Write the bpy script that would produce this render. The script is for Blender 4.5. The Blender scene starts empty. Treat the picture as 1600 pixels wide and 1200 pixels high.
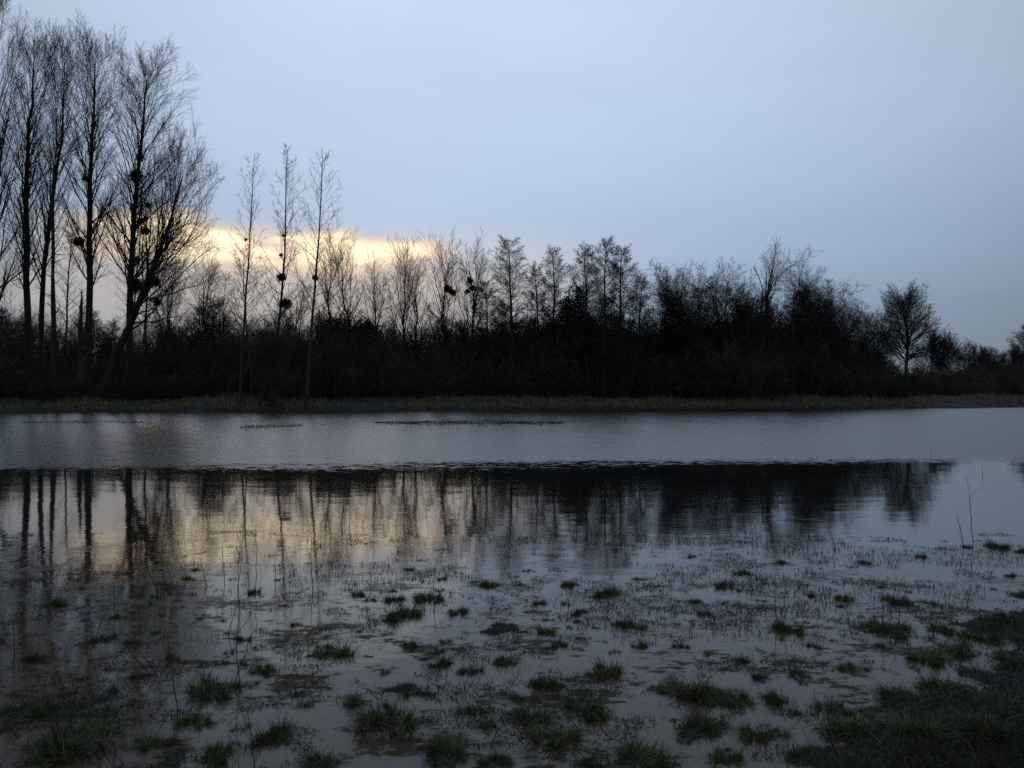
import bpy, math, random
import numpy as np
from mathutils import Vector
R = math.radians
sc = bpy.context.scene
C = sc.collection

# ------------------------------------------------------------ camera
F = 1300.0                      # focal length in pixels of a 1600 px wide picture
CAM_H = 1.5
HORIZON = 614.0
cam_d = bpy.data.cameras.new('camera')
cam = bpy.data.objects.new('camera', cam_d); C.objects.link(cam)
cam_d.sensor_width = 36; cam_d.lens = 36*F/1600
cam_d.clip_start = 0.05; cam_d.clip_end = 6000
PITCH = math.atan((HORIZON-600)/F)
cam.location = (0, 0, CAM_H); cam.rotation_euler = (R(90)+PITCH, 0, 0)
sc.camera = cam

# ------------------------------------------------------------ exposure
sc.view_settings.view_transform = 'Standard'; sc.view_settings.look = 'None'
sc.view_settings.gamma = 1; sc.view_settings.exposure = 0
sc.cycles.max_bounces = 5; sc.cycles.diffuse_bounces = 2; sc.cycles.glossy_bounces = 3
sc.cycles.use_denoising = False
sc.cycles.sample_clamp_indirect = 4

# ------------------------------------------------------------ node helper
class NT:
    def __init__(s, tree): s.t = tree
    def n(s, typ, **kw):
        nd = s.t.nodes.new(typ)
        for k, v in kw.items(): setattr(nd, k, v)
        return nd
    def put(s, sock, v):
        if isinstance(v, bpy.types.NodeSocket): s.t.links.new(v, sock)
        elif v is not None: sock.default_value = v
    def m(s, op, a, b=None, c=None):
        nd = s.n('ShaderNodeMath', operation=op)
        s.put(nd.inputs[0], a)
        if b is not None: s.put(nd.inputs[1], b)
        if c is not None: s.put(nd.inputs[2], c)
        return nd.outputs[0]
    def v(s, op, a, b=None):
        nd = s.n('ShaderNodeVectorMath', operation=op)
        s.put(nd.inputs[0], a)
        if b is not None:
            if op == 'SCALE': s.put(nd.inputs[3], b)
            else: s.put(nd.inputs[1], b)
        return nd.outputs['Value'] if op in ('DOT_PRODUCT', 'LENGTH') else nd.outputs[0]
    def ss(s, x, a, b, lo=0.0, hi=1.0):
        nd = s.n('ShaderNodeMapRange', interpolation_type='SMOOTHSTEP')
        s.put(nd.inputs[0], x); s.put(nd.inputs[1], a); s.put(nd.inputs[2], b)
        s.put(nd.inputs[3], lo); s.put(nd.inputs[4], hi)
        return nd.outputs[0]
    def mix(s, f, a, b, blend='MIX'):
        nd = s.n('ShaderNodeMix', data_type='RGBA', blend_type=blend)
        s.put(nd.inputs[0], f); s.put(nd.inputs[6], a); s.put(nd.inputs[7], b)
        return nd.outputs[2]
    def ramp(s, f, stops):
        nd = s.n('ShaderNodeValToRGB'); r = nd.color_ramp
        while len(r.elements) < len(stops): r.elements.new(0.5)
        for e, (p, c) in zip(r.elements, stops): e.position = p; e.color = (*c, 1)
        s.put(nd.inputs[0], f)
        return nd.outputs[0]
    def noise(s, vec, scale, detail=3, rough=0.55, col=False):
        nd = s.n('ShaderNodeTexNoise'); s.put(nd.inputs['Vector'], vec)
        nd.inputs['Scale'].default_value = scale; nd.inputs['Detail'].default_value = detail
        nd.inputs['Roughness'].default_value = rough
        return nd.outputs['Color' if col else 'Fac']

def lin(r, g, b):
    f = lambda c: (c/255)/12.92 if c/255 <= 0.04045 else ((c/255+0.055)/1.055)**2.4
    return (f(r), f(g), f(b))

# ------------------------------------------------------------ sky (world)
world = bpy.data.worlds.new('World'); sc.world = world; world.use_nodes = True
wt = world.node_tree; wt.nodes.clear(); w = NT(wt)
SUN_AZ, SUN_EL = R(-12), R(8)
d = w.n('ShaderNodeTexCoord').outputs['Generated']
d = w.v('NORMALIZE', d)
sx = w.n('ShaderNodeSeparateXYZ'); wt.links.new(d, sx.inputs[0])
dx, dy, dz = sx.outputs
el = w.m('MULTIPLY', w.m('ARCSINE', dz), 57.2958)
az = w.m('MULTIPLY', w.m('ARCTAN2', dx, dy), 57.2958)
# overcast deck: colour by elevation
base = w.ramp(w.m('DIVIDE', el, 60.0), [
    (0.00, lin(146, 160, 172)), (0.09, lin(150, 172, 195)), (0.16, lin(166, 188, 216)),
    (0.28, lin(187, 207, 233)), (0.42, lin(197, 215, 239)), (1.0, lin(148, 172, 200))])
# brighter around the sunset side, falling off sideways
bd = Vector((math.sin(R(-3))*math.cos(R(21)), math.cos(R(-3))*math.cos(R(21)), math.sin(R(21))))
dot = w.v('DOT_PRODUCT', d, tuple(bd))
fall = w.n('ShaderNodeMapRange'); w.put(fall.inputs[0], dot)
for i, v_ in zip((1, 2, 3, 4), (0.76, 0.995, 0.58, 1.0)): fall.inputs[i].default_value = v_
fall = fall.outputs[0]
# the left side of the sunset stays a bit brighter than the right
cl = w.v('MULTIPLY', d, (1.0, 1.0, 4.0))
cn = w.noise(cl, 1.7, 3, 0.5)
cmul = w.m('MULTIPLY_ADD', cn, 0.20, 0.91)
cn2 = w.noise(w.v('MULTIPLY', d, (1.0, 1.0, 6.0)), 4.5, 4, 0.55)
cmul = w.m('MULTIPLY', cmul, w.m('MULTIPLY_ADD', cn2, 0.08, 0.96))
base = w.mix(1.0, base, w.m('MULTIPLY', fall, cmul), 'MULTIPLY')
# grey-mauve low sky on the left under the cloud edge
low = w.m('MULTIPLY', w.ss(el, 9.5, 6.5), w.ss(az, 10.0, -6.0))
base = w.mix(w.m('MULTIPLY', low, 0.85), base, (*lin(160, 162, 168), 1))
# the gap under the cloud deck where the evening light comes through
gn = w.noise(w.v('MULTIPLY', d, (1.0, 1.0, 3.0)), 7.0, 2, 0.5)
gn2 = w.noise(w.v('MULTIPLY', d, (1.0, 1.0, 3.2)), 8.0, 3, 0.55)
top = w.m('ADD', w.m('MULTIPLY_ADD', gn, 2.6, 8.95), w.m('MULTIPLY', az, -0.03))
gap = w.m('MULTIPLY', w.ss(w.m('SUBTRACT', el, top), 0.5, -0.6), w.ss(el, 7.0, 9.7))
gapx = w.m('MULTIPLY', w.ss(az, -32.0, -19.5), w.ss(az, -2.5, -8.5))
gap = w.m('MULTIPLY', gap, w.m('MULTIPLY_ADD', gapx, 0.93, 0.0))
gap = w.m('MULTIPLY', gap, w.m('MULTIPLY_ADD', w.ss(gn2, 0.35, 0.62), 1.25, 0.45))
glow = w.mix(w.m('MINIMUM', gap, 1.0), (*lin(242, 176, 104), 1), (1.45, 1.22, 0.82, 1))
col = w.mix(w.m('MINIMUM', w.m('MULTIPLY', gap, 1.1), 1.0), base, glow)
# thin peach veil spreading around the gap
veil = w.m('MULTIPLY', w.m('MULTIPLY', w.ss(el, 12.2, 9.0), w.ss(el, 3.0, 8.0)), w.m('MULTIPLY', w.ss(az, -40.0, -20.0), w.ss(az, 14.0, -3.0)))
col = w.mix(w.m('MULTIPLY', veil, 0.33), col, (*lin(232, 214, 196), 1))
# below the horizon
col = w.mix(w.ss(el, 0.0, -2.0), col, (0.05, 0.05, 0.05, 1))
skyt = w.n('ShaderNodeTexSky'); skyt.sky_type = 'NISHITA'; skyt.sun_disc = False
skyt.sun_elevation = SUN_EL; skyt.sun_rotation = SUN_AZ
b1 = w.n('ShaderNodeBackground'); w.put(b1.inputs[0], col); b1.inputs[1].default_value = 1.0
b2 = w.n('ShaderNodeBackground'); w.put(b2.inputs[0], skyt.outputs[0]); b2.inputs[1].default_value = 0.002
ad = w.n('ShaderNodeAddShader'); wt.links.new(b1.outputs[0], ad.inputs[0]); wt.links.new(b2.outputs[0], ad.inputs[1])
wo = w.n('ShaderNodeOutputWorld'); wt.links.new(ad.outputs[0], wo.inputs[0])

# ------------------------------------------------------------ sun (all but gone behind the clouds)
sd = bpy.data.lights.new('sun', 'SUN'); sd.energy = 0.03; sd.angle = R(20); sd.color = (1, 0.85, 0.65)
so = bpy.data.objects.new('sun', sd); C.objects.link(so)
so.rotation_euler = Vector((-math.sin(SUN_AZ)*math.cos(SUN_EL), -math.cos(SUN_AZ)*math.cos(SUN_EL), -math.sin(SUN_EL))).to_track_quat('-Z', 'Y').to_euler()

# ------------------------------------------------------------ helpers
def ray(px, py):
    x, y, z = (px-800)/F, 1.0, -(py-600)/F
    c, s = math.cos(PITCH), math.sin(PITCH)
    return x, y*c - z*s, y*s + z*c
def on_water(px, py, z=0.0):
    x, y, zz = ray(px, py); t = (z-CAM_H)/zz
    return x*t, y*t
def at(px, py, Y):
    x, y, z = ray(px, py); t = Y/y
    return x*t, Y, CAM_H+z*t

def tag(o, label=None, cat=None, group=None, kind=None):
    if label: o['label'] = label
    if cat: o['category'] = cat
    if group: o['group'] = group
    if kind: o['kind'] = kind
    return o
def link(name, data, parent=None):
    o = bpy.data.objects.new(name, data); C.objects.link(o)
    if parent: o.parent = parent
    return o
def empty(name, loc, rz=0.0):
    o = link(name, None); o.location = loc; o.rotation_euler = (0, 0, rz); o.empty_display_size = 0.2
    return o
def mesh_from(name, verts, quads, mat, smooth=False, tris=None):
    me = bpy.data.meshes.new(name)
    verts = np.asarray(verts, dtype=np.float32).reshape(-1, 3)
    quads = np.asarray(quads, dtype=np.int32)
    k = quads.shape[1]; nf = len(quads)
    me.vertices.add(len(verts)); me.vertices.foreach_set('co', verts.ravel())
    me.loops.add(nf*k); me.loops.foreach_set('vertex_index', quads.ravel())
    me.polygons.add(nf); me.polygons.foreach_set('loop_start', np.arange(0, nf*k, k, dtype=np.int32))
    me.polygons.foreach_set('loop_total', np.full(nf, k, dtype=np.int32))
    if smooth: me.polygons.foreach_set('use_smooth', np.ones(nf, dtype=bool))
    me.materials.append(mat); me.update(calc_edges=True)
    return me

# value noise for terrain
_rg = np.random.RandomState(5).rand(256, 256)
def vnoise(x, y):
    xi = np.floor(x).astype(int); yi = np.floor(y).astype(int)
    fx = x-xi; fy = y-yi; fx = fx*fx*(3-2*fx); fy = fy*fy*(3-2*fy)
    a = _rg[xi & 255, yi & 255]; b = _rg[(xi+1) & 255, yi & 255]
    c = _rg[xi & 255, (yi+1) & 255]; e = _rg[(xi+1) & 255, (yi+1) & 255]
    return (a*(1-fx)+b*fx)*(1-fy) + (c*(1-fx)+e*fx)*fy - 0.5
def fbm(x, y, o=4, g=0.5):
    s = 0; a = 1.0
    for i in range(o):
        s = s + a*vnoise(x*2**i+17.3*i, y*2**i+9.1*i); a *= g
    return s
def sstep(x, a, b):
    t = np.clip((x-a)/(b-a), 0, 1); return t*t*(3-2*t)

# ------------------------------------------------------------ materials
def mat(name):
    m = bpy.data.materials.new(name); m.use_nodes = True
    t = NT(m.node_tree); b = m.node_tree.nodes['Principled BSDF']
    return m, t, b
def varied(name, c1, c2, scale=2.0, rough=0.85, objvar=0.35, spec=0.2, c3=None):
    m, t, b = mat(name)
    co = t.n('ShaderNodeTexCoord').outputs['Object']
    f = t.noise(co, scale, 4, 0.6)
    st = [(0.3, c1), (0.7, c2)] if c3 is None else [(0.3, c1), (0.55, c2), (0.72, c3)]
    c = t.ramp(f, st)
    oi = t.n('ShaderNodeObjectInfo').outputs['Random']
    c = t.mix(1.0, c, t.m('MULTIPLY_ADD', oi, objvar, 1-objvar/2), 'MULTIPLY')
    t.put(b.inputs['Base Color'], c)
    b.inputs['Roughness'].default_value = rough; b.inputs['Specular IOR Level'].default_value = spec
    return m
def blade_mat(name, stops, rough=0.6):
    """each blade (mesh island) gets its own tone"""
    m, t, b = mat(name)
    ri = t.n('ShaderNodeNewGeometry').outputs['Random Per Island']
    co = t.n('ShaderNodeNewGeometry').outputs['Position']
    f = t.noise(co, 1.3, 3, 0.6)
    f = t.m('ADD', t.m('MULTIPLY', ri, 0.75), t.m('MULTIPLY_ADD', f, 0.9, -0.33))
    t.put(b.inputs['Base Color'], t.ramp(f, stops))
    b.inputs['Roughness'].default_value = rough; b.inputs['Specular IOR Level'].default_value = 0.12
    return m
M_BARK = varied('bark_dark', (0.016, 0.014, 0.012), (0.034, 0.030, 0.025), 1.5)
M_BARKL = varied('bark_greenish', (0.026, 0.028, 0.020), (0.050, 0.048, 0.036), 1.0)
M_TWIG = varied('twigs_dark', (0.018, 0.015, 0.013), (0.034, 0.028, 0.024), 0.4)
M_TWIGB = varied('twigs_brown', (0.040, 0.030, 0.020), (0.065, 0.048, 0.030), 0.6)
M_TWIGG = varied('twigs_mossy', (0.030, 0.030, 0.016), (0.055, 0.050, 0.028), 0.6)
M_MIST = varied('mistletoe_green', (0.012, 0.018, 0.008), (0.025, 0.034, 0.014), 3)
M_SCRUB = varied('scrub_dark', (0.032, 0.027, 0.021), (0.078, 0.060, 0.043), 0.35)
M_EVER = varied('evergreen_dark', (0.008, 0.012, 0.007), (0.017, 0.022, 0.012), 0.8)
M_STALK = varied('dry_stalk', (0.018, 0.014, 0.010), (0.04, 0.03, 0.02), 9)
M_STALKP = varied('pale_straw', (0.14, 0.13, 0.11), (0.26, 0.24, 0.20), 9)
M_GRASS = blade_mat('meadow_grass', [(0.0, (0.014, 0.012, 0.008)), (0.35, (0.040, 0.046, 0.016)), (0.6, (0.075, 0.085, 0.026)), (0.8, (0.11, 0.10, 0.042)), (0.97, (0.20, 0.17, 0.10))])
M_SPROUT = blade_mat('sprouting_grass', [(0.0, (0.020, 0.025, 0.012)), (0.5, (0.055, 0.085, 0.028)), (0.9, (0.095, 0.13, 0.045))])
M_DEAD = blade_mat('dead_grass', [(0.0, (0.012, 0.010, 0.007)), (0.5, (0.032, 0.026, 0.017)), (0.8, (0.065, 0.052, 0.034)), (1.0, (0.13, 0.11, 0.075))])
M_TAWNY = blade_mat('tawny_bank_grass', [(0.0, (0.06, 0.048, 0.034)), (0.4, (0.12, 0.096, 0.068)), (0.75, (0.20, 0.16, 0.112)), (1.0, (0.28, 0.23, 0.165))])
M_MATTED = blade_mat('matted_grass', [(0.0, (0.010, 0.009, 0.006)), (0.4, (0.020, 0.020, 0.010)), (0.7, (0.034, 0.034, 0.015)), (0.9, (0.060, 0.052, 0.028)), (1.0, (0.13, 0.11, 0.07))])
M_MOUND = varied('tussock_soil', (0.012, 0.010, 0.007), (0.034, 0.027, 0.018), 14, 0.7)

# wet ground
M_GROUND, t, b = mat('wet_ground')
pos = t.n('ShaderNodeNewGeometry').outputs['Position']
n1 = t.noise(pos, 1.1, 5, 0.65); n2 = t.noise(pos, 14, 5, 0.7)
c = t.ramp(t.m('MULTIPLY_ADD', n2, 0.6, t.m('MULTIPLY', n1, 0.4)), [(0.3, (0.010, 0.009, 0.006)), (0.52, (0.024, 0.021, 0.014)), (0.7, (0.045, 0.040, 0.026))])
t.put(b.inputs['Base Color'], c)
b.inputs['Roughness'].default_value = 0.75; b.inputs['Specular IOR Level'].default_value = 0.25
bm_ = t.n('ShaderNodeBump'); bm_.inputs['Strength'].default_value = 0.8; bm_.inputs['Distance'].default_value = 0.02
t.put(bm_.inputs['Height'], n2); t.put(b.inputs['Normal'], bm_.outputs[0])

# flood water
M_WATER, t, b = mat('flood_water')
geo = t.n('ShaderNodeNewGeometry'); pos = geo.outputs['Position']
sp = t.n('ShaderNodeSeparateXYZ'); t.put(sp.inputs[0], pos)
X, Y = sp.outputs[0], sp.outputs[1]
wob = t.noise(t.v('MULTIPLY', pos, (0.10, 0.35, 0)), 1.0, 3, 0.6)
edge = t.m('ADD', t.m('MULTIPLY_ADD', X, 0.10, 17.5), t.m('MULTIPLY_ADD', wob, 4.5, -2.2))
yy = t.m('SUBTRACT', Y, edge)
rag = t.noise(t.v('MULTIPLY', pos, (3.0, 5.0, 0)), 1.0, 6, 0.8)
brk = t.ss(t.m('ADD', yy, t.m('MULTIPLY_ADD', rag, 9.0, -4.5)), 0.0, 0.25)
wind = t.m('MULTIPLY', brk, t.ss(t.m('SUBTRACT', X, t.m('MULTIPLY', Y, 0.16)), -24.0, 0.0, 0.8, 1.0))                      # 1 where the breeze ruffles the water
fine = t.v('SUBTRACT', t.noise(t.v('MULTIPLY', pos, (5.0, 14.0, 0)), 1.0, 2, 0.5, True), (0.5, 0.5, 0.5))
mid = t.v('SUBTRACT', t.noise(t.v('MULTIPLY', pos, (0.9, 3.2, 0)), 1.0, 3, 0.6, True), (0.5, 0.5, 0.5))
calm = t.v('SUBTRACT', t.noise(t.v('MULTIPLY', pos, (4.0, 20.0, 0)), 1.0, 2, 0.5, True), (0.5, 0.5, 0.5))
slow = t.v('SUBTRACT', t.noise(t.v('MULTIPLY', pos, (0.4, 2.2, 0)), 1.0, 2, 0.5, True), (0.5, 0.5, 0.5))
nw = t.v('ADD', t.v('SCALE', fine, 0.24), t.v('SCALE', mid, 0.14))
nc = t.v('ADD', t.v('SCALE', calm, 0.022), t.v('SCALE', slow, 0.012))
nw = t.v('ADD', nw, (0.0, -0.115, 0.0))         # seen this low, mostly the near faces of the wavelets show
nn = t.v('ADD', t.v('SCALE', nw, wind), nc)
nn = t.v('ADD', t.v('MULTIPLY', nn, (0.6, 1.0, 0.0)), (0, 0, 1))
t.put(b.inputs['Normal'], t.v('NORMALIZE', nn))

sil = t.noise(t.v('MULTIPLY', pos, (0.6, 0.9, 0)), 1.0, 4, 0.6)
deep = t.ramp(sil, [(0.35, (0.010, 0.009, 0.008)), (0.65, (0.020, 0.018, 0.015))])
# silt lying just under, in places at, the surface in the shallows
near = t.ss(Y, 9.5, 4.6)
mud1 = t.noise(t.v('MULTIPLY', pos, (1.3, 1.9, 0)), 1.0, 6, 0.68)
mud2 = t.noise(t.v('MULTIPLY', pos, (9.0, 13.0, 0)), 1.0, 5, 0.7)
mf = t.m('ADD', t.m('MULTIPLY', mud1, 0.62), t.m('MULTIPLY', mud2, 0.38))
mud = t.m('MULTIPLY', t.ss(mf, 0.50, 0.58), near)
haze_ = t.m('MULTIPLY', near, 0.8)
shal = t.mix(haze_, deep, (0.090, 0.063, 0.042, 1))
t.put(b.inputs['Base Color'], t.mix(mud, shal, (0.046, 0.034, 0.022, 1)))
t.put(b.inputs['Roughness'], t.m('ADD', t.m('MULTIPLY_ADD', wind, 0.22, 0.045), t.m('MULTIPLY', mud, 0.40)))
t.put(b.inputs['Specular IOR Level'], t.m('SUBTRACT', t.m('MULTIPLY_ADD', mud, -0.22, 0.5), t.m('MULTIPLY', near, 0.26)))
b.inputs['IOR'].default_value = 1.333

# ------------------------------------------------------------ ground and water
def shore(x):
    return 72 + 0.20*np.clip(x, -60, 60) + 0.5*np.clip(x-44, 0, 200) + 3.0*vnoise(x*0.09+3, x*0+1.5) + 1.8*vnoise(x*0.35, x*0+7.5) + 0.7*vnoise(x*1.3, x*0+2.5)
def height(x, y):
    z = -0.25 + 0*x
    near = 1-sstep(y, 7.2, 12.0)
    m = fbm(x*1.5+4, y*1.5+2, 5, 0.62)
    bank = 0.115*sstep(x - 1.0*(y-3.2)*1.0, 0.35, 2.2)*(1-sstep(y, 4.6, 7.4))      # rising to the right near the camera
    front = 0.010*(1-sstep(y, 3.4, 5.0))
    right = 0.03*sstep(x, 2.6, 4.5)
    zn = -0.052 + 0.080*m + bank + front + right + 0.034*fbm(x*9, y*9, 4, 0.65) - 0.03*sstep(y, 5.5, 8.0)
    z = z*(1-near) + zn*near
    back = sstep(-y, -2.6, -0.5)
    z = z + back*0.08
    s = y - shore(x)
    up = sstep(s, -0.6, 1.2)*0.38 + sstep(s, 0.8, 5.5)*0.55 + 0.35*sstep(s, 12, 60)
    z = np.where(s > -0.6, -0.25 + (up+0.25*sstep(s, -0.6, 0.2)) + 0.18*fbm(x*0.5, y*0.5, 3)*sstep(s, 0, 3), z)
    # side banks well outside the picture
    side = sstep(np.abs(x), 110, 150)
    return z + side*1.2*(s < 0)
def axis(fine_lo, fine_hi, step, lo, hi, g=1.09):
    a = list(np.arange(fine_lo, fine_hi, step)); s = step; v = a[-1]
    while v < hi: s *= g; v += s; a.append(min(v, hi))
    s = step; v = a[0]; pre = []
    while v > lo: s *= g; v -= s; pre.append(max(v, lo))
    return np.array(pre[::-1]+a)
xs = axis(-4.2, 4.2, 0.026, -2500, 2500, 1.07)
ys1 = axis(2.9, 8.2, 0.026, -120, 60, 1.06)
ys2 = np.arange(60.4, 96, 0.4); ys3 = axis(96.2, 97, 0.4, 96.2, 3000, 1.12)
ys = np.concatenate([ys1, ys2, ys3])
GX, GY = np.meshgrid(xs, ys, indexing='ij')
GZ = height(GX, GY)
nx, ny = GX.shape
idx = np.arange(nx*ny).reshape(nx, ny)
q = np.stack([idx[:-1, :-1], idx[1:, :-1], idx[1:, 1:], idx[:-1, 1:]], -1).reshape(-1, 4)
ground = link('ground', mesh_from('ground', np.stack([GX, GY, GZ], -1), q, M_GROUND, True))
tag(ground, 'dark wet meadow soil rising out of the flood water', kind='structure', cat='ground')
xs = np.array([-160, 0, 260.0]); wy = np.array([-40, 30, 190.0])
WX, WY = np.meshgrid(xs, wy, indexing='ij'); idx = np.arange(9).reshape(3, 3)
q = np.stack([idx[:-1, :-1], idx[1:, :-1], idx[1:, 1:], idx[:-1, 1:]], -1).reshape(-1, 4)
water = link('water', mesh_from('water', np.stack([WX, WY, 0*WX], -1), q, M_WATER))
tag(water, 'calm brown flood water mirroring the evening sky, ruffled further out', kind='structure', cat='water')
def gz(x, y):
    return float(height(np.array([float(x)]), np.array([float(y)]))[0])

# ------------------------------------------------------------ branching growth, vectorised
def unit(a): return a/np.maximum(np.linalg.norm(a, axis=-1, keepdims=True), 1e-9)
def tubes(P, Rr, k):
    """P (N,S,3) polylines, Rr (N,S) radii -> verts, quads"""
    N, S, _ = P.shape
    T = np.empty_like(P); T[:, 1:-1] = P[:, 2:]-P[:, :-2]; T[:, 0] = P[:, 1]-P[:, 0]; T[:, -1] = P[:, -1]-P[:, -2]
    T = unit(T)
    ref = np.where(np.abs(T[:, :1, 0:1]) > 0.8, np.array([0, 1.0, 0]), np.array([1.0, 0, 0]))
    U = unit(np.cross(T, np.broadcast_to(ref, T.shape))); V = np.cross(T, U)
    a = np.arange(k)*2*np.pi/k
    ring = P[:, :, None]+Rr[:, :, None, None]*(np.cos(a)[:, None]*U[:, :, None]+np.sin(a)[:, None]*V[:, :, None])
    b0 = (np.arange(N*S)*k).reshape(N, S)
    j = np.arange(k); j2 = (j+1) % k
    A = b0[:, :-1, None]; B = b0[:, 1:, None]
    q = np.stack([A+j, A+j2, B+j2, B+j], -1).reshape(-1, 4)
    return ring.reshape(-1, 3), q
def join(parts):
    vs, qs, o = [], [], 0
    for v, q in parts:
        vs.append(v); qs.append(q+o); o += len(v)
    return np.concatenate(vs), np.concatenate(qs)
def sample(P, Rr, i, t):
    S = P.shape[1]-1
    f = np.clip(t, 0, 0.9999)*S; k = f.astype(int); f = (f-k)[:, None]
    p = P[i, k]*(1-f)+P[i, k+1]*f
    r = Rr[i, k]*(1-f[:, 0])+Rr[i, k+1]*f[:, 0]
    return p, r, unit(P[i, k+1]-P[i, k])
def grow(rs, P, Rr, n, t0, ang, length, segs, up, wob, rr, rmin, tpow=1.0, plen=None, rmax=9., av=.22, env=None):
    """n children per parent; ang/length are functions of t (length in metres, or fraction of parent when plen)"""
    N = len(P); i = np.repeat(np.arange(N), n); M = len(i)
    t = t0+(1-t0)*((np.tile(np.arange(n), N)+rs.rand(M))/n)**tpow
    p, r, T = sample(P, Rr, i, t)
    az_ = np.tile(np.arange(n), N)*2.399+np.repeat(rs.rand(N)*6.28, n)+rs.randn(M)*0.5
    ref = np.where(np.abs(T[:, 0:1]) > 0.8, np.array([0, 1.0, 0]), np.array([1.0, 0, 0]))
    U = unit(np.cross(T, ref)); V = np.cross(T, U)
    side = np.cos(az_)[:, None]*U+np.sin(az_)[:, None]*V
    a = ang(t)*(1+av*rs.randn(M))
    D = unit(T*np.cos(a)[:, None]+side*np.sin(a)[:, None])
    L = length(t)*(0.7+0.6*rs.rand(M))
    if env is not None: L = env(p, D)*(.80+.28*rs.rand(M))
    if plen is not None: L = L*plen[i]
    Q = np.empty((M, segs+1, 3)); Q[:, 0] = p
    for s in range(segs):
        D = unit(D+np.array([0, 0, up])+wob*rs.randn(M, 3))
        Q[:, s+1] = Q[:, s]+D*(L/segs)[:, None]
    r0 = np.maximum(np.minimum(np.minimum(r*rr, r*0.9), rmax), rmin)
    tp = 1-np.linspace(0, 1, segs+1)*0.75
    RR = np.maximum(r0[:, None]*tp, rmin*0.8)
    return Q, RR, L

STYLES = {
 # n1,t0,(ang lo,hi),len fn | n2,len | n3,len | up, wob
 'poplar': dict(n1=58, t0=.22, a=(38, 20), L=lambda t: .17*(1-t)**.38*(.75+.5*t)+.045, up=.055, wob=.06, n2=12, l2=.50, a2=30, n3=10, l3=.44, a3=32, tr=.0080, w1=.30, av=.22, zt=.93),
 'plume':  dict(env=(.55, .15, .95), n1=40, t0=.20, a=(36, 18), L=lambda t: .34*(1-t)**.3+.08, up=.05, wob=.07, n2=11, l2=.44, a2=30, n3=6, l3=.42, a3=32, tr=.0115, w1=.40, av=.3, zt=.72),
 'thin':   dict(n1=46, t0=.32, a=(62, 34), L=lambda t: .15*(1-t)**.55+.03, up=.06, wob=.06, n2=7, l2=.46, a2=40, n3=4, l3=.42, a3=38, tr=.0075, w1=.34, av=.22, zt=.97),
 'alder':  dict(env=(.42, .05, .95), n1=70, t0=.20, a=(80, 45), L=lambda t: .22*(1-t)**.45+.05, up=.025, wob=.10, n2=13, l2=.42, a2=50, n3=9, l3=.45, a3=50, tr=.012, w1=.36, av=.2, zt=.92),
 'fan':    dict(env=(.60, .15, .95), n1=34, t0=.25, a=(64, 22), L=lambda t: .44*(1-t*.30)+.0, up=.045, wob=.07, n2=13, l2=.42, a2=38, n3=8, l3=.38, a3=38, tr=.014, w1=.50, av=.4, zt=.60),
 'oak':    dict(n1=16, t0=.22, a=(66, 35), L=lambda t: .44*(1-t*.3)+.0, up=.02, wob=.20, n2=15, l2=.44, a2=46, n3=10, l3=.36, a3=46, tr=.018, w1=.60, av=.4, zt=.62),
 'dome':   dict(env=(.52, .0, .95), n1=60, t0=.06, a=(72, 16), L=lambda t: .42*(1-t*.35)+.0, up=.03, wob=.11, n2=15, l2=.42, a2=46, n3=11, l3=.42, a3=46, tr=.013, w1=.40, av=.25, zt=.60),
 'round':  dict(env=(.62, .24, .95), n1=54, t0=.38, a=(80, 24), L=lambda t: .40*(1-t*.15)+.0, up=.03, wob=.06, n2=15, l2=.40, a2=36, n3=10, l3=.38, a3=38, tr=.016, w1=.42, av=.15, zt=.74),
 'willow': dict(n1=40, t0=.26, a=(58, 34), L=lambda t: .34*(1-t)**.3+.10, up=.04, wob=.12, n2=14, l2=.44, a2=36, n3=9, l3=.42, a3=36, tr=.0125, w1=.28, av=.35, zt=.8),
}
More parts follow.
